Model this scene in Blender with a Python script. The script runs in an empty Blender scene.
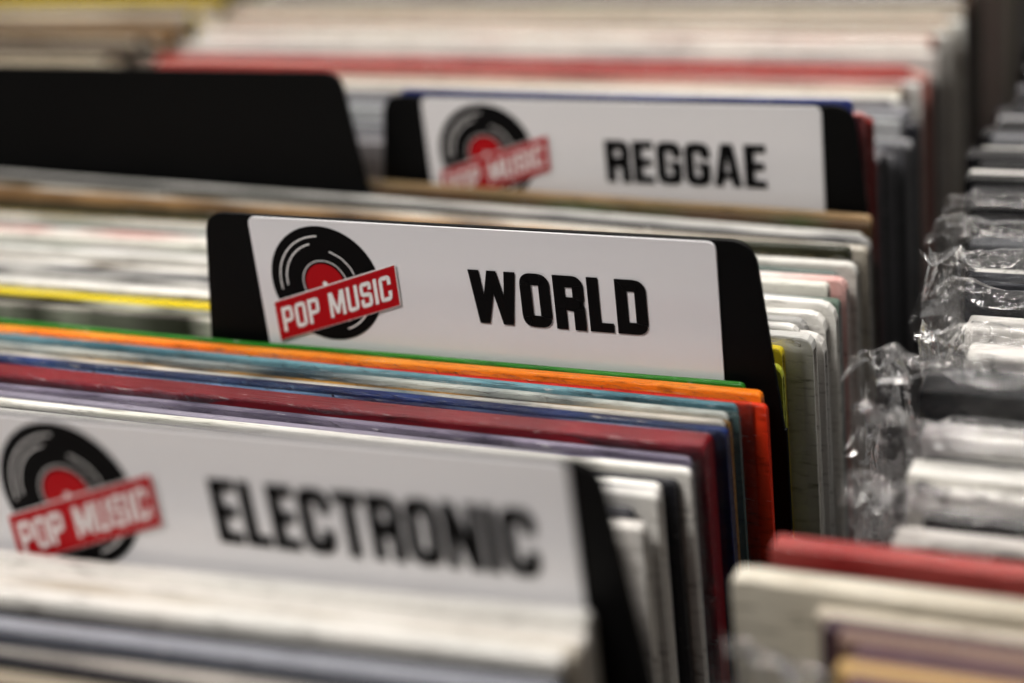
import bpy, math, random
from mathutils import Matrix, Vector, noise
random.seed(7)
S=0.5   # modelling units -> metres
sc=bpy.context.scene
sc.view_settings.view_transform='Standard'
sc.view_settings.exposure=.16
sc.view_settings.gamma=.90

def lin(c):
    o=[]
    for v in c:
        v=v/255.0
        o.append(v/12.92 if v<=0.04045 else ((v+0.055)/1.055)**2.4)
    return (o[0],o[1],o[2],1.0)

# ---------------------------------------------------------------- materials
def newmat(name):
    m=bpy.data.materials.new(name); m.use_nodes=True
    return m,m.node_tree,m.node_tree.nodes['Principled BSDF']
def plain(name,col,rough=.5,coat=0,metal=0,bump=0,bscale=60,var=.0,spec=.5):
    m,nt,b=newmat(name)
    b.inputs['Base Color'].default_value=lin(col); b.inputs['Roughness'].default_value=rough
    b.inputs['Coat Weight'].default_value=coat; b.inputs['Coat Roughness'].default_value=.12
    b.inputs['Metallic'].default_value=metal; b.inputs['Specular IOR Level'].default_value=spec
    tc=nt.nodes.new('ShaderNodeTexCoord'); n=nt.nodes.new('ShaderNodeTexNoise')
    n.inputs['Scale'].default_value=bscale; n.inputs['Detail'].default_value=4
    nt.links.new(tc.outputs['Object'],n.inputs['Vector'])
    if bump:
        bp=nt.nodes.new('ShaderNodeBump'); bp.inputs['Strength'].default_value=bump; bp.inputs['Distance'].default_value=.002
        nt.links.new(n.outputs['Fac'],bp.inputs['Height']); nt.links.new(bp.outputs[0],b.inputs['Normal'])
    if var:
        mx=nt.nodes.new('ShaderNodeMix'); mx.data_type='RGBA'
        c=lin(col); mx.inputs[6].default_value=(c[0]*(1-var),c[1]*(1-var),c[2]*(1-var),1); mx.inputs[7].default_value=c
        nt.links.new(n.outputs['Fac'],mx.inputs[0]); nt.links.new(mx.outputs[2],b.inputs['Base Color'])
    return m
M_black=plain('black_plastic',(7,7,8),.5,0,bump=.05,bscale=300,spec=.16)
M_label=plain('label_card',(232,231,234),.25,.5,var=.05,bscale=6)
M_ink=plain('print_black',(12,11,12),.6,0,spec=.12)
M_red=plain('print_red',(176,12,24),.5,0,spec=.2)
M_white=plain('print_white',(238,236,236),.5,0)
M_wood=plain('bin_wood',(120,88,60),.5,0,bump=.2,bscale=40,var=.4)
M_dark=plain('bin_dark',(24,22,22),.6,var=.3)
M_floor=plain('floor_mat',(90,84,78),.6,var=.3,bscale=8)
M_wall=plain('wall_mat',(200,196,190),.8,var=.08,bscale=4)

def sleeve_mat():
    m,nt,b=newmat('printed_card_sleeve')
    at=nt.nodes.new('ShaderNodeAttribute'); at.attribute_name='Col'
    tc=nt.nodes.new('ShaderNodeTexCoord')
    mp=nt.nodes.new('ShaderNodeMapping'); mp.inputs['Scale'].default_value=(110,1400,500)
    n=nt.nodes.new('ShaderNodeTexNoise'); n.inputs['Scale'].default_value=1; n.inputs['Detail'].default_value=6; n.inputs['Roughness'].default_value=.65
    nt.links.new(tc.outputs['Object'],mp.inputs[0]); nt.links.new(mp.outputs[0],n.inputs['Vector'])
    r=nt.nodes.new('ShaderNodeValToRGB'); r.color_ramp.elements[0].position=.65; r.color_ramp.elements[1].position=.73
    r.color_ramp.elements[0].color=(0,0,0,1); r.color_ramp.elements[1].color=(.7,.7,.7,1)
    nt.links.new(n.outputs['Fac'],r.inputs[0])
    mx=nt.nodes.new('ShaderNodeMix'); mx.data_type='RGBA'; mx.inputs[7].default_value=(.78,.77,.75,1)  # pale specks in the colour: edge wear plus painted plastic glints
    nt.links.new(r.outputs[0],mx.inputs[0]); nt.links.new(at.outputs['Color'],mx.inputs[6])
    r2=nt.nodes.new('ShaderNodeValToRGB'); r2.color_ramp.elements[0].position=.28; r2.color_ramp.elements[1].position=.46
    r2.color_ramp.elements[0].color=(.35,.33,.32,1); r2.color_ramp.elements[1].color=(1,1,1,1)
    nt.links.new(n.outputs['Fac'],r2.inputs[0])
    mu=nt.nodes.new('ShaderNodeMix'); mu.data_type='RGBA'; mu.blend_type='MULTIPLY'; mu.inputs[0].default_value=1
    nt.links.new(mx.outputs[2],mu.inputs[6]); nt.links.new(r2.outputs[0],mu.inputs[7])
    nt.links.new(mu.outputs[2],b.inputs['Base Color'])
    b.inputs['Roughness'].default_value=.4; b.inputs['Specular IOR Level'].default_value=.15
    b.inputs['Coat Weight'].default_value=.45; b.inputs['Coat Roughness'].default_value=.04
    bp=nt.nodes.new('ShaderNodeBump'); bp.inputs['Strength'].default_value=.5; bp.inputs['Distance'].default_value=.0008
    nt.links.new(n.outputs['Fac'],bp.inputs['Height']); nt.links.new(bp.outputs[0],b.inputs['Normal']); nt.links.new(bp.outputs[0],b.inputs['Coat Normal'])
    return m
M_sleeve=sleeve_mat()
def clear_mat(name,scale,op,dif,mul):
    m=bpy.data.materials.new(name); m.use_nodes=True; nt=m.node_tree; nt.nodes.clear()
    o=nt.nodes.new('ShaderNodeOutputMaterial'); t=nt.nodes.new('ShaderNodeBsdfTransparent'); g=nt.nodes.new('ShaderNodeBsdfGlossy')
    t.inputs[0].default_value=(.97,.97,.97,1); g.inputs['Roughness'].default_value=.12; g.inputs['Color'].default_value=(1,1,1,1)
    d=nt.nodes.new('ShaderNodeBsdfDiffuse'); d.inputs[0].default_value=(.9,.9,.91,1)
    tc=nt.nodes.new('ShaderNodeTexCoord'); n=nt.nodes.new('ShaderNodeTexNoise'); n.inputs['Scale'].default_value=scale; n.inputs['Detail'].default_value=3; n.inputs['Distortion'].default_value=1.5
    nt.links.new(tc.outputs['Object'],n.inputs['Vector'])
    bp=nt.nodes.new('ShaderNodeBump'); bp.inputs['Strength'].default_value=.6; bp.inputs['Distance'].default_value=.003
    nt.links.new(n.outputs['Fac'],bp.inputs['Height']); nt.links.new(bp.outputs[0],g.inputs['Normal'])
    fr=nt.nodes.new('ShaderNodeFresnel'); fr.inputs[0].default_value=1.45; nt.links.new(bp.outputs[0],fr.inputs['Normal'])
    ma=nt.nodes.new('ShaderNodeMath'); ma.operation='MULTIPLY_ADD'; ma.inputs[1].default_value=mul; ma.inputs[2].default_value=op; ma.use_clamp=True
    nt.links.new(fr.outputs[0],ma.inputs[0])
    gd=nt.nodes.new('ShaderNodeMixShader'); gd.inputs[0].default_value=dif
    nt.links.new(g.outputs[0],gd.inputs[1]); nt.links.new(d.outputs[0],gd.inputs[2])
    mx=nt.nodes.new('ShaderNodeMixShader'); nt.links.new(ma.outputs[0],mx.inputs[0]); nt.links.new(t.outputs[0],mx.inputs[1]); nt.links.new(gd.outputs[0],mx.inputs[2])
    nt.links.new(mx.outputs[0],o.inputs[0])
    return m
M_bag=clear_mat('crinkled_clear_plastic',90,.015,.25,1.0)
M_poly=clear_mat('clear_poly_sleeve',140,.04,.15,1.2)

# ---------------------------------------------------------------- mesh helpers
def mk(name,verts,faces,mat,parent=None,cols=None,smooth=False,loc=(0,0,0)):
    me=bpy.data.meshes.new(name)
    me.from_pydata([(v[0]*S,v[1]*S,v[2]*S) for v in verts],[],faces)
    if cols:
        a=me.color_attributes.new('Col','FLOAT_COLOR','POINT')
        flat=[]
        for c in cols: flat.extend(c)
        a.data.foreach_set('color',flat)
    me.materials.append(mat)
    if smooth:
        for p in me.polygons: p.use_smooth=True
    me.update()
    o=bpy.data.objects.new(name,me); sc.collection.objects.link(o); o.location=[l*S for l in loc]
    if parent: o.parent=parent
    return o
def empty(name,loc=(0,0,0)):
    e=bpy.data.objects.new(name,None); e.empty_display_size=.02; sc.collection.objects.link(e); e.location=[l*S for l in loc]; return e
def box(name,x0,x1,y0,y1,z0,z1,mat,parent=None,bev=.002):
    v=[(x,y,z) for z in (z0,z1) for y in (y0,y1) for x in (x0,x1)]
    f=[(0,2,3,1),(4,5,7,6),(0,1,5,4),(2,6,7,3),(0,4,6,2),(1,3,7,5)]
    o=mk(name,v,f,mat,parent)
    if bev:
        b=o.modifiers.new('b','BEVEL'); b.width=bev*S; b.segments=2
    return o

# ---------------------------------------------------------------- lettering
def rounded(pts,rs,closed):
    n=len(pts); out=[]
    for i,p in enumerate(pts):
        r=rs[i] if isinstance(rs,(list,tuple)) else rs
        if (not closed and i in (0,n-1)) or r<=0: out.append(Vector(p)); continue
        p=Vector(p); a=(Vector(pts[i-1])-p).normalized(); b=(Vector(pts[(i+1)%n])-p).normalized()
        d=r/math.tan(a.angle(b)/2); p0=p+a*d; p1=p+b*d
        for k in range(8):
            t=k/7; out.append((1-t)**2*p0+2*t*(1-t)*p+t*t*p1)
    return out
def strip(pts,s,closed=False):
    n=len(pts); L=[];R=[]
    for i in range(n):
        ds=[]
        if closed or i>0: ds.append((pts[i]-pts[i-1]).normalized())
        if closed or i<n-1: ds.append((pts[(i+1)%n]-pts[i]).normalized())
        ns=[Vector((-d.y,d.x)) for d in ds]
        m=(ns[0]+ns[-1]).normalized(); k=s/2/max(.35,m.dot(ns[0]))
        L.append(pts[i]+m*k); R.append(pts[i]-m*k)
    q=[]
    for i in range(n if closed else n-1):
        j=(i+1)%n; q.append([L[i],L[j],R[j],R[i]])
    return q
def rect(x0,y0,x1,y1): return [(x0,y0),(x1,y0),(x1,y1),(x0,y1)]
def letter(ch,s=.215):
    h=s/2; t=s*.80; w=.57; P=lambda pts,r=.105,c=False:strip(rounded(pts,r,c),s,c)
    if ch=='O': return P([(h,h),(w-h,h),(w-h,1-h),(h,1-h)],.11,True),w
    if ch=='D': return P([(h,h),(w-h,h),(w-h,1-h),(h,1-h)],[0,.11,.11,0],True),w
    if ch=='C': return P([(w-h,.62),(w-h,1-h),(h,1-h),(h,h),(w-h,h),(w-h,.38)]),w
    if ch=='G': return P([(w-h,.64),(w-h,1-h),(h,1-h),(h,h),(w-h,h),(w-h,.5)])+[rect(w*.5,.40,w,.54)],w
    if ch=='S': return P([(w-h,.66),(w-h,1-h),(h,1-h),(h,.52),(w-h,.48),(w-h,h),(h,h),(h,.34)],.10),w
    if ch=='U': return P([(h,1),(h,h),(w-h,h),(w-h,1)],.11),w
    if ch=='P': return [rect(0,0,s,1)]+P([(.05,1-h),(w-h,1-h),(w-h,.44),(.05,.44)],.10),w
    if ch=='R': return [rect(0,0,s,1)]+P([(.05,1-h),(w-h,1-h),(w-h,.5),(.05,.5)],.10)+P([(w*.4,.47),(w-h,.44),(w-h,0)],.06),w
    if ch=='L': w=.45; return [rect(0,0,s,1),rect(0,0,w,t)],w
    if ch=='E': w=.47; return [rect(0,0,s,1),rect(0,0,w,t),rect(0,1-t,w,1),rect(0,.5-t/2,w*.92,.5+t/2)],w
    if ch=='T': w=.5; return [rect(w/2-h,0,w/2+h,1),rect(0,1-t,w,1)],w
    if ch=='I': return [rect(0,0,s,1)],s
    if ch=='N': w=.6; return [rect(0,0,s*.9,1),rect(w-s*.9,0,w,1),[(0,1),(s*1.0,1),(w,0),(w-s*1.0,0)]],w
    if ch=='A':
        w=.62;m=w/2; return [[(0,0),(s*.98,0),(m+.04,1),(m-s*.62,1)],[(w,0),(w-s*.98,0),(m-.04,1),(m+s*.62,1)],rect(w*.25,.18,w*.75,.34)],w
    if ch=='M':
        w=.78;m=w/2; return [rect(0,0,s*.95,1),rect(w-s*.95,0,w,1),[(0,1),(s*1.25,1),(m+s*.42,.1),(m-s*.42,.1)],[(w,1),(w-s*1.25,1),(m-s*.42,.1),(m+s*.42,.1)]],w
    if ch=='W':
        w=.92;m=w/2;b=.25*w;c=[[(0,1),(s,1),(b+s*.42,0),(b-s*.48,0)],[(b-s*.42,0),(b+s*.45,0),(m+s*.45,1),(m-s*.42,1)]]
        return c+[[(w-x,y) for x,y in q] for q in c],w
    return [],.3
def text_polys(txt,s=.215,gap=.07):
    x=0;out=[]
    for ch in txt:
        p,w=letter(ch,s)
        for q in p: out.append([(v[0]+x,v[1]) for v in q])
        x+=w+gap
    tot=x-gap
    return [[(a/tot,b) for a,b in q] for q in out]   # unit square
def flat(name,polys,y,mat,parent,fn=lambda a,b:(a,b)):
    v=[];f=[]
    for k,q in enumerate(polys):
        i=len(v)
        for a,b in q:
            x,z=fn(a,b); v.append((x,y-(k%9)*.00003,z))
        f.append(tuple(range(i,i+len(q))))
    return mk(name,v,f,mat,parent)
def disc(cx,cz,r,n=72): return [[(cx+r*math.cos(2*math.pi*i/n),cz+r*math.sin(2*math.pi*i/n)) for i in range(n)]]
def arc(cx,cz,r,w,a0,a1,n=24):
    q=[]
    for i in range(n):
        t0=math.radians(a0+(a1-a0)*i/n);t1=math.radians(a0+(a1-a0)*(i+1)/n)
        q.append([(cx+(r-w/2)*math.cos(t0),cz+(r-w/2)*math.sin(t0)),(cx+(r+w/2)*math.cos(t0),cz+(r+w/2)*math.sin(t0)),
                  (cx+(r+w/2)*math.cos(t1),cz+(r+w/2)*math.sin(t1)),(cx+(r-w/2)*math.cos(t1),cz+(r-w/2)*math.sin(t1))])
    return q
def prism(name,outline,y0,y1,mat,parent,bev=.0006):
    n=len(outline); v=[(a,y0,b) for a,b in outline]+[(a,y1,b) for a,b in outline]
    f=[tuple(range(n)),tuple(range(2*n-1,n-1,-1))]+[(i,i+n,(i+1)%n+n,(i+1)%n) for i in range(n)]
    o=mk(name,v,f,mat,parent)
    b=o.modifiers.new('b','BEVEL'); b.width=bev*S; b.segments=2; b.limit_method='ANGLE'; b.angle_limit=math.radians(50)
    return o

def divider(loc,txt,rotz=0,tx=None,tz=(-.0235,-.053),tab=(-.301,.028),body=(-.63,.03),label=True,lx=-.262,ls=0,lk=1.0):
    e=empty('record_divider_card',loc); e.rotation_euler[1]=rotz
    l,r=tab; sl=.012
    pts=[(body[0],-.68),(body[1],-.68),(body[1],-.10),(r+.001,-.10),(r-sl*.8,.0005),(l+sl,.0005),(l-.004,-.10),(body[0],-.10)]
    if body[0]>=l-.01: pts=pts[:6]+[(body[0],-.10)]
    rr=[.004,.004,.0,.0,.014,.014,.0]+([.004] if len(pts)==8 else [])
    o=rounded([(a,b) for a,b in pts],rr,True)
    prism('divider_board',o,-.0015,.0015,M_black,e)
    if not label: return e
    lab=rounded([(lx,-.092),(0.0,-.092),(0,0.0),(lx,0.0)],.005,True)
    prism('label_card',lab,-.0027,-.0015,M_label,e,.0003)
    y=-.0029
    cx,cz=-.2195,-.0365
    T=lambda a,b:(cx+ls+(a-cx)*lk,cz-(lk-1)*.004+(b-cz)*lk)
    flat('logo_disc',disc(cx,cz,.0332),y,M_ink,e,T)
    ar=arc(cx,cz,.0275,.0009,92,190)+arc(cx,cz,.0235,.0009,105,185)+arc(cx,cz,.0275,.0009,-70,-20)+arc(cx,cz,.0235,.0009,-65,-10)+arc(cx,cz,.0195,.0008,20,75)+arc(cx,cz,.0135,.0006,0,360,48)
    flat('logo_grooves',ar,y-.0003,M_white,e,T)
    flat('logo_centre',disc(cx,cz,.0118,48),y-.0006,M_red,e,T)
    flat('logo_hole',disc(cx,cz,.0016,20),y-.0007,M_white,e,T)
    fn=lambda a,b:T(-.2535+a*.0775,-.0725+a*.0270+b*.0228)
    fb=lambda a,b:T(-.2541+a*.0787,-.0731+a*.0274+b*.0240)
    flat('logo_banner_edge',[rect(0,0,1,1)],y-.0008,M_white,e,fb)
    flat('logo_banner',[rect(0,0,1,1)],y-.0009,M_red,e,fn)
    flat('logo_text',text_polys('POP MUSIC',.17,.10),y-.0010,M_white,e,lambda a,b:fn(.045+a*.91,.18+b*.64))
    x0,x1=tx
    flat('title_text',text_polys(txt),y-.0004,M_ink,e,lambda a,b:(x0+a*(x1-x0),tz[1]+b*(tz[0]-tz[1])))
    return e
divider((0,0,0),'WORLD',0,(-.134,-.0375),(-.0225,-.0525))
divider((-.006,.227,-.0095),'REGGAE',0,(-.138,-.035),(-.0245,-.052))
divider((.018,-.240,.0145),'ELECTRONIC',-.026,(-.160,-.016),(-.0215,-.0515),lx=-.290,ls=-.0135,lk=1.05,tab=(-.335,.022),body=(-.63,.022))
divider((0,.200,.0145),'',0,tab=(-.64,-.300),body=(-.64,.018),label=False)

# ---------------------------------------------------------------- sleeves
class Stack:
    def __init__(s): s.v=[];s.f=[];s.c=[]
    def sleeve(s,xa,xb,y,t,zt,c1,c2=None,bow=.0015,rc=.003,openr=True,h=.62,inner=(225,222,215),n=30,tilt=0,mixf=.35):
        c1=lin(c1)
        if c2: c2=lin(c2)
        else:
            kk=random.uniform(.5,1.2); c2=tuple(min(1,k*kk*random.uniform(.95,1.05)) for k in c1[:3])+(1,)
        inn=lin(inner); ph=random.uniform(0,100); k=random.uniform(1,2)
        e=min(t*.38,.0013); zb=zt-h
        prof=[(-t/2,zb),(-t/2,zt-.12),(-t/2,zt-e),(-t/2+e*.35,zt-e*.3),(-t/2+e,zt),(t/2-e,zt),(t/2-e*.35,zt-e*.3),(t/2,zt-e),(t/2,zt-.12),(t/2,zb)]
        xs=[xa+(xb-xa)*i/n for i in range(n+1)]
        ext=[(rc*(1-math.cos(a)),rc*(1-math.sin(a))) for a in (0,.5,1.0,1.57)]
        st=[(xa+dx,dz) for dx,dz in ext]+[(x,0) for x in xs[1:-1]]+[(xb-dx,dz) for dx,dz in reversed(ext)]
        m=len(prof); base=len(s.v)
        skew=random.uniform(-1,1)*bow*1.2
        def yo(x): return y+bow*math.sin(3.14*(x-xa)/(xb-xa)*k+ph)+skew*(x-xb)/(xb-xa)+noise.noise(Vector((x*9,ph,0)))*bow*.5
        for x,dz in st:
            q=noise.noise(Vector((x*22,ph,3)))*1.3+noise.noise(Vector((x*90,ph,7)))*.6
            q=max(0,min(1,mixf+q)); col=tuple(c1[j]*(1-q)+c2[j]*q for j in range(4))
            zz=noise.noise(Vector((x*5,ph,9)))*.0006+tilt*(x-xb)
            for py,pz in prof:
                f=max(0,1-(zt-pz)/.02) if not tilt else (1 if pz>zb+.05 else 0)
                s.v.append((x,yo(x)+py,pz-dz*(1 if pz>zt-.1 else 0)+zz*f)); s.c.append(col)
        N=len(st)
        for i in range(N-1):
            for j in range(m-1):
                a=base+i*m+j; s.f.append((a,a+m,a+m+1,a+1))
            s.f.append((base+i*m+m-1,base+(i+1)*m+m-1,base+(i+1)*m,base+i*m))
        s.f.append(tuple(base+j for j in range(m)))
        endi=base+(N-1)*m
        if not openr or t<.0035 :
            s.f.append(tuple(endi+j for j in reversed(range(m))))
        else:
            brd=min(.0011,t*.22); xe,dz=st[-1]
            r1=len(s.v)
            rc_col=tuple(c*.8+.12 for c in c1[:3])+(1,)
            for py,pz in prof:
                s.v.append((xe,yo(xe)+max(-t/2+brd,min(t/2-brd,py)),min(pz,zt-brd*1.3)-dz)); s.c.append(rc_col)
            r2=len(s.v)
            for py,pz in prof:
                s.v.append((xe-.006,yo(xe)+max(-t/2+brd,min(t/2-brd,py)),min(pz,zt-brd*1.3)-dz)); s.c.append(inn)
            for j in range(m):
                k2=(j+1)%m
                s.f.append((endi+j,r1+j,r1+k2,endi+k2)); s.f.append((r1+j,r2+j,r2+k2,r1+k2))
            s.f.append(tuple(r2+j for j in reversed(range(m))))
    def build(s,name):
        return mk(name,s.v,s.f,M_sleeve,None,s.c)

WH=(232,230,225);CR=(208,200,186);GY=(104,104,108);LG=(174,174,177);DK=(20,20,24);NV=(20,30,66);MR=(100,12,24)
OR=(244,136,34);RD=(206,34,22);GN=(38,126,32);YL=(230,208,36);TN=(168,134,94);PK=(200,112,104);BR=(86,62,42);OL=(72,80,46);BL=(44,56,120)
L=-.62
# --- section C : between ELECTRONIC and WORLD, in focus
st=Stack()
def seq(st,items,xl=L):
    for it in items:
        y,t,z,x,c=it[:5]; kw=it[5] if len(it)>5 else {}
        st.sleeve(xl+random.uniform(-.006,.006),x,y,t,z,c,**kw)
seq(st,[
 (-.0080,.0030,-.0725,.012,GN,dict(openr=False,c2=(66,142,50))),
 (-.0140,.0052,-.0735,.022,OR,dict(c2=(246,160,60),inner=(226,60,24))),
 (-.0205,.0040,-.0765,.0265,RD,dict(openr=False,c2=(214,66,28))),
 (-.0262,.0036,-.0730,.0140,(120,164,176),dict(c2=(44,86,100))),
 (-.0312,.0034,-.0752,.0160,(18,34,40),dict(c2=(80,104,104))),
 (-.0360,.0036,-.0728,.0125,(190,194,188),dict(c2=(60,80,90),mixf=.35)),
 (-.0408,.0034,-.0755,.0145,(36,32,26),dict(c2=(210,156,60),mixf=.4)),
 (-.0455,.0036,-.0730,.0130,(210,202,190),dict(c2=(80,96,104),mixf=.4)),
 (-.0515,.0052,-.0735,.0165,NV,dict(c2=(34,60,120),inner=(190,190,200),mixf=.1)),
 (-.0570,.0030,-.0742,.0100,(110,146,180),dict(c2=(14,28,70),mixf=.6)),
 (-.0615,.0030,-.0765,.0120,(8,6,12),dict(c2=(40,32,40),mixf=.1)),
 (-.0710,.0130,-.0690,.0135,MR,dict(c2=(124,20,32),openr=False)),
 (-.0810,.0036,-.0735,.0080,(150,142,160),dict(c2=(40,34,60))),
 (-.0860,.0040,-.0760,.0100,(14,10,24),dict(c2=(50,44,80))),
 (-.0920,.0050,-.0725,.0090,(140,136,150)),
 (-.0980,.0050,-.0710,.0130,WH),
 (-.1040,.0050,-.0740,.0080,(30,30,36)),
 (-.1110,.0070,-.0720,.0030,WH),
 (-.1190,.0065,-.0710,.0040,GY),
])
y=-.127; k=0
while y>-.230:
    t=random.uniform(.0055,.008); c=[WH,(50,50,56),WH,CR,(22,22,28),LG,WH,(200,200,206),(60,60,66),WH][k%10]; k+=1
    st.sleeve(L,random.uniform(-.008,.010),y,t,-.068+random.uniform(-.010,.002),c,openr=random.random()<.4); y-=t+.0014
polyA=st.build('record_sleeve_stack')
# --- section A : in front of ELECTRONIC
st=Stack()
y=-.2500
cols=[WH,(236,232,226),CR,WH,(30,32,40),(150,152,160),(20,24,36),(180,174,166),(16,18,28),(160,150,134),(70,50,36),WH,(40,40,50),TN,GY,WH,DK,CR,OR,GY,WH,NV,TN,CR]
for i,c in enumerate(cols):
    t=random.uniform(.006,.009); st.sleeve(L,.026+random.uniform(-.004,.003),y,t,-.046-.0003*i+random.uniform(-.0025,.002)-(.004 if i in (1,4,6) else 0),c,None if i>3 else (240,236,230),tilt=.042); y-=t+.001
st.build('record_sleeve_stack')
# --- section D : between WORLD and REGGAE
st=Stack()
D=[( .0095,.005,(40,36,30),(220,216,205),.020),(.0165,.005,(206,210,70),(150,160,50),.024),(.0235,.005,DK,(200,200,190),.018),(.032,.006,YL,(232,212,40),.020),(.0415,.008,WH,(200,200,196),.034),
 (.050,.006,(60,60,62),WH,.024),(.058,.007,WH,None,.036),(.066,.006,(80,82,86),WH,.024),(.074,.007,WH,(120,110,96),.032),(.082,.006,WH,(210,208,202),.036),(.090,.007,(40,38,36),WH,.024),
 (.098,.006,LG,(70,100,80),.034),(.106,.007,(214,210,202),None,.026),(.114,.006,(160,90,84),(200,180,170),.020),(.122,.007,WH,PK,.032),(.130,.006,(90,104,100),(60,80,70),.026),(.138,.007,(214,212,206),None,.034),
 (.146,.006,(186,164,114),None,.020),(.154,.006,(50,54,40),None,.026),(.162,.007,TN,BR,.022),(.170,.007,(210,206,196),(130,116,96),.032),(.178,.006,(40,40,42),None,.026),(.186,.007,(130,130,130),WH,.030),(.193,.004,WH,None,.024)]
for y,t,c,c2,x in D:
    tl=-.024 if y>.16 else 0
    st.sleeve(L,x,y,t,-.070+random.uniform(-.004,.003)-(.004 if tl else 0)-(.004 if c in (YL,) else 0),c,c2,rc=random.choice([.003,.006,.009]),inner=random.choice([(225,222,215),(40,40,40),(140,140,140)]),tilt=tl)  # darker inner colours paint deeper shadow between the sleeve ends
for y,c,c2,x,z in [(.208,BR,OL,.026,-.0745),(.215,(176,148,112),(150,130,96),.024,-.0730)]: st.sleeve(L,x,y,.005,z,c,c2,tilt=-.026)
polyD=st.build('record_sleeve_stack')
# --- section E : behind REGGAE
st=Stack()
st.sleeve(-.288,.010,.236,.003,-.0080,BL,(70,80,140)); st.sleeve(-.30,.015,.246,.006,-.020,(150,90,90),PK); st.sleeve(-.31,.017,.255,.006,-.026,(160,44,38),(190,100,90))
y=.264
pal=[WH,CR,LG,PK,(190,178,156),GY,(160,100,90),WH,(96,88,80),CR]
gp=[GY,LG,(80,82,88),(130,130,134),(50,50,56),LG,GY]
i=0
while y<.95:
    t=random.uniform(.006,.009)
    c=random.choice(pal)
    if y<.39: c=random.choice(gp)
    elif y<.44: c=[WH,CR,WH,(190,150,140)][i%4]
    elif y<.452: c=(184,84,80)
    elif y<.466: c=(210,146,136)
    elif y<.485: c=(30,22,22)  # shaded gap between rows, painted as near-black sleeves set lower
    elif y<.60: c=[WH,(170,110,96),CR,WH,(110,96,84),CR][i%6]
    elif y<.70: c=[(90,84,78),LG,BR,CR,(60,54,52)][i%5]
    i+=1
    xr=.004+random.uniform(-.006,.008)
    st.sleeve(-.63+random.uniform(-.01,.01),xr+(.014 if y<.38 else .0),y,t,-.060+random.uniform(-.006,.006)-(.012 if .466<y<.485 else 0),c,n=16,inner=(110,108,106)); y+=t+.001
st.build('record_sleeve_stack')
# --- left column
st=Stack(); y=.30
while y<.95:
    t=random.uniform(.006,.010); c=random.choice([CR,TN,(200,190,170),BR,GY,(160,144,120),YL if random.random()<.4 else CR,(50,40,34)])
    st.sleeve(-1.30,-.67,y,t,-.062+random.uniform(-.012,.008),c,n=12); y+=t+.001
y=.29
while y>-.3:
    t=random.uniform(.006,.010); c=random.choice([CR,TN,WH,BR,GY,WH,NV])
    st.sleeve(-1.30,-.67,y,t,-.066+random.uniform(-.008,.004),c,n=12); y-=t+.001
st.build('record_sleeve_stack')
# --- right column (plastic-wrapped)
st=Stack()
# y, x_left, z_top, colour, thickness
R=[(-.300,.12,-.075,(150,110,60),.009),(-.290,.115,-.075,(170,140,70),.009),(-.280,.12,-.073,(60,30,50),.009),(-.270,.12,-.070,(170,150,90),.009),(-.260,.115,-.069,(70,44,56),.009),(-.250,.112,-.068,(180,160,80),.009),
 (-.240,.118,-.068,(80,50,70),.009),(-.230,.112,-.067,(176,146,96),.009),(-.220,.116,-.068,(70,40,60),.009),(-.210,.108,-.067,(130,106,94),.009),(-.200,.10,-.069,(60,38,48),.009),(-.190,.094,-.072,(196,188,172),.008),
 (-.176,.057,-.068,(208,202,188),.012),(-.163,.060,-.075,(90,88,84),.008),(-.150,.066,-.069,(140,24,26),.011),(-.139,.07,-.075,(80,16,22),.008),
 (-.127,.150,-.080,(12,12,14),.010),(-.113,.108,-.081,WH,.014),(-.098,.118,-.078,DK,.008),(-.088,.110,-.074,WH,.008),(-.070,.106,-.071,WH,.014),
 (-.054,.108,-.078,DK,.012),(-.038,.106,-.070,WH,.014),(-.010,.100,-.060,(20,22,28),.026),(.010,.108,-.076,(150,160,170),.008),(.020,.112,-.080,DK,.008),
 (.036,.112,-.066,WH,.018),(.053,.108,-.076,(20,20,24),.010),(.070,.106,-.066,WH,.016),(.086,.104,-.074,DK,.010),(.102,.100,-.057,(60,62,68),.014),(.118,.100,-.070,(10,10,12),.012),(.132,.098,-.066,WH,.010),(.145,.096,-.072,DK,.010),(.158,.092,-.060,(100,102,106),.012),
 (.172,.088,-.070,(16,16,20),.010),(.185,.086,-.058,(26,28,34),.012),(.199,.084,-.068,DK,.010),(.213,.082,-.060,DK,.012),(.226,.08,-.066,(200,200,200),.008),(.238,.078,-.062,DK,.012),(.252,.072,-.058,(12,12,14),.010),(.264,.072,-.062,WH,.008),(.277,.076,-.060,DK,.010)]
for y,x,z,c,t in R:
    c2=None
    if y==-.150: c2=(176,96,90)
    if y==-.176: c2=(180,172,156)
    st.sleeve(x,x+.62,y,t,z+random.uniform(-.001,.001),c,c2,rc=.002,bow=.0005,n=22)
y=.292
while y<.95:
    t=random.uniform(.010,.016); c=random.choice([DK,WH,DK,(30,30,34),DK,LG,GY]) if y<.6 else random.choice([WH,CR,LG,GY,DK,DK])
    x=.068+random.uniform(-.006,.008); st.sleeve(x,x+.62,y,t,-.062+random.uniform(-.010,.004),c,n=10,rc=.002); y+=t+.004
stR=st.build('record_sleeve_stack')

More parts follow.
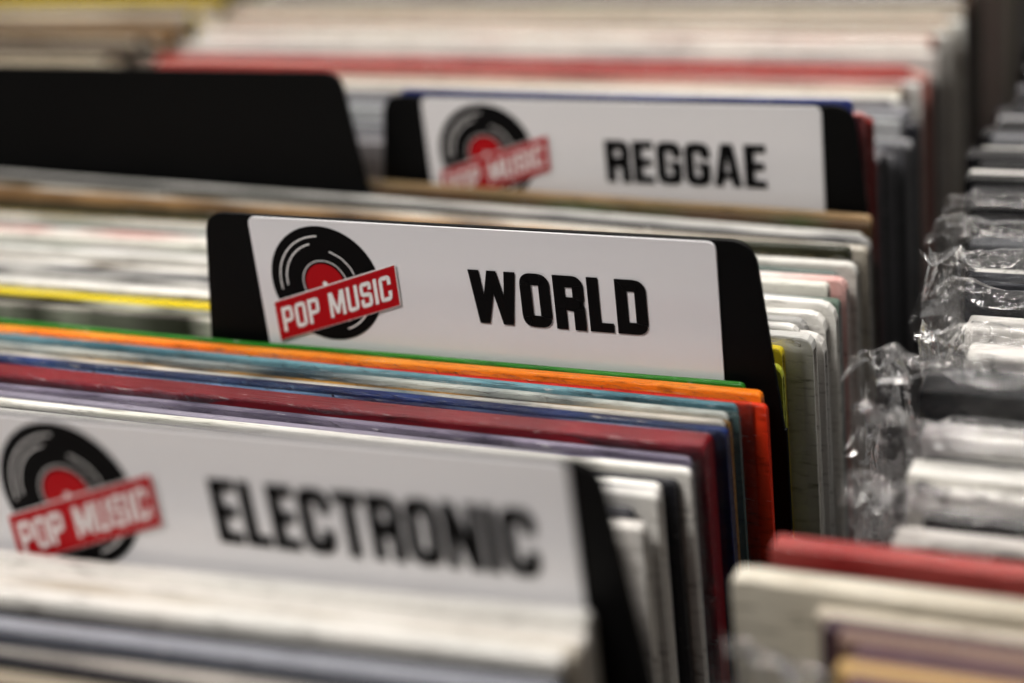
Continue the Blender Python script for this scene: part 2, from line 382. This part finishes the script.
def bags(lst,parent):
    v=[];f=[]
    for (x,y,z,ext,amp,t) in lst:
        ph=random.uniform(0,50); nu=110; prof=[]
        for k in range(30): prof.append((-t/2-.001,z-.16+k*.0056,0))
        prof+= [(-t/2,z+.003,1),(-t*.3,z+.004,1),(-t*.1,z+.005,1),(t*.1,z+.005,1),(t*.3,z+.005,1),(t/2,z+.003,1)]
        for k in range(10): prof.append((t/2+.001,z-.008-k*.015,0))
        b=len(v); m=len(prof)
        for i in range(nu+1):
            u=i/nu; xx=x-ext+ (u**1.3)*.24
            loose=max(0,1-(xx-(x-ext))/(ext*1.8))
            for py,pz,tp in prof:
                q=Vector((xx*34+ph,py*36,pz*34)); q2=Vector((xx*110+ph,py*90,pz*110+ph))
                N=noise.noise_vector(q)*.9+noise.noise_vector(q2)*.4
                rd=(1-abs(noise.noise(q*1.5))*4)*.6+(1-abs(noise.noise(q2*.7))*4)*.25
                a=amp*(.16 if tp or pz>z-.03 else .08)+amp*loose; pin=1-loose*.5
                v.append((xx+N.x*a*.6,y+py*pin+(N.y+rd*.5)*a*(1 if loose>0 else .3),pz+(N.z+rd*.5)*a*.7+ (loose*N.x*.010 if tp else 0)))
        for i in range(nu):
            for j in range(m-1):
                a=b+i*m+j; f.append((a,a+m,a+m+1,a+1))
    return mk('plastic_record_bags',v,f,M_bag,parent,None,False)
bags([(.080,-.215,-.090,.022,.010,.016),(.110,-.106,-.072,.024,.011,.028),(.106,-.054,-.066,.028,.012,.030),(.102,-.012,-.056,.034,.012,.032),
      (.112,.036,-.061,.022,.010,.022),(.106,.076,-.060,.020,.009,.022),(.100,.110,-.053,.026,.012,.026),(.094,.158,-.056,.024,.010,.026),(.086,.198,-.055,.014,.007,.022)],stR)
def polys(lst,parent):
    v=[];f=[]
    for x,y,z,up in lst:
        ph=random.uniform(0,50); n=140; b=len(v)
        for i in range(n+1):
            xx=L+(x+.004-L)*i/n
            w=noise.noise(Vector((xx*14,ph,0)))*.0012; w2=noise.noise(Vector((xx*110,ph,5)))*.0020
            v.append((xx,y+w*.3,z-.3)); v.append((xx,y+w*.4,z-.006)); v.append((xx,y+w-.0008,z+up*.5+w2*.5)); v.append((xx,y+w*1.4-.0030+w2,z+up+w2))
        for i in range(n):
            for j in range(3):
                a=b+i*4+j; f.append((a,a+4,a+5,a+1))
    return mk('clear_outer_sleeves',v,f,M_poly,parent,None,True)
polys([(.016,-.0236,-.0730,.003),(.014,-.0337,-.0730,.0035),(.014,-.0432,-.073,.0035),(.014,-.0548,-.073,.0035),(.012,-.0635,-.071,.0035),(.012,-.0785,-.070,.0035),(.010,-.0888,-.073,.0035)],polyA)
polys([(.025,.0360,-.070,.002),(.03,.0540,-.070,.003),(.03,.086,-.070,.003),(.03,.110,-.070,.003),(.03,.142,-.070,.003)],polyD)

# ---------------------------------------------------------------- bin and room
bn=empty('record_bin')
box('base',-1.36,.76,-.62,1.04,-.74,-.715,M_wood,bn)
box('front_board',-1.36,.76,-.64,-.62,-.74,-.30,M_wood,bn)
box('back_board',-1.36,.76,1.04,1.06,-.74,-.12,M_wood,bn)
box('side_board_left',-1.38,-1.36,-.64,1.06,-.74,-.20,M_wood,bn)
box('side_board_right',.76,.78,-.64,1.06,-.74,-.20,M_wood,bn)
box('partition_left',-.655,-.645,-.62,1.04,-.715,-.25,M_dark,bn)
box('partition_right',.042,.050,-.62,1.04,-.715,-.22,M_dark,bn)
for x in (-1.3,.7):
    for yy in (-.58,1.0): box('leg',x-.03,x+.03,yy-.03,yy+.03,-2.2,-.74,M_dark,bn)
box('floor',-6,6,-5,6,-2.24,-2.2,M_floor,None,0)
box('wall_back',-6,6,6,6.1,-2.2,3.4,M_wall,None,0)
box('wall_left',-6.1,-6,-5,6,-2.2,3.4,M_wall,None,0)
box('ceiling',-6,6,-5,6,3.4,3.5,M_wall,None,0)

# ---------------------------------------------------------------- light
def area(name,loc,tgt,size,sy,en,col):
    l=bpy.data.lights.new(name,'AREA'); l.shape='RECTANGLE'; l.size=size; l.size_y=sy; l.energy=en; l.color=col
    o=bpy.data.objects.new(name,l); sc.collection.objects.link(o); o.location=loc
    o.rotation_euler=(Vector(tgt)-Vector(loc)).to_track_quat('-Z','Y').to_euler()
area('added_area_light',(-.5,-.9,1.45),(-.1,0,0),.8,.4,26,(1,.965,.92))  # added front-left key, unseen, so the label faces get light
area('added_area_light',(.5,.5,1.5),(.1,.1,0),1.2,.10,21,(1,.965,.93))  # unseen strip light, added for glossy highlights
area('added_area_light',(-.6,1.3,1.5),(-.1,.3,0),1.6,.10,22,(1,.945,.89))  # added back strip, out of view, for sheen on the sleeve tops
w=bpy.data.worlds.new('World'); sc.world=w; w.use_nodes=True
w.node_tree.nodes['Background'].inputs[0].default_value=(1,.98,.97,1); w.node_tree.nodes['Background'].inputs[1].default_value=.05

# ---------------------------------------------------------------- camera
cd=bpy.data.cameras.new('camera'); co=bpy.data.objects.new('camera',cd); sc.collection.objects.link(co); sc.camera=co
r=Vector((.916,.387,-.109)).normalized(); fw=Vector((-.395,.816,-.422)); fw=(fw-r*fw.dot(r)).normalized(); up=r.cross(fw)
mt=Matrix((r,up,-fw)).transposed().to_4x4(); mt.translation=Vector((.258,-.771,.335))*S; co.matrix_world=mt
cd.sensor_width=36; cd.lens=1815*36/1024; cd.clip_start=.01
cd.dof.use_dof=True; cd.dof.focus_distance=.918*S; cd.dof.aperture_fstop=cd.lens/1000/(.029*S)
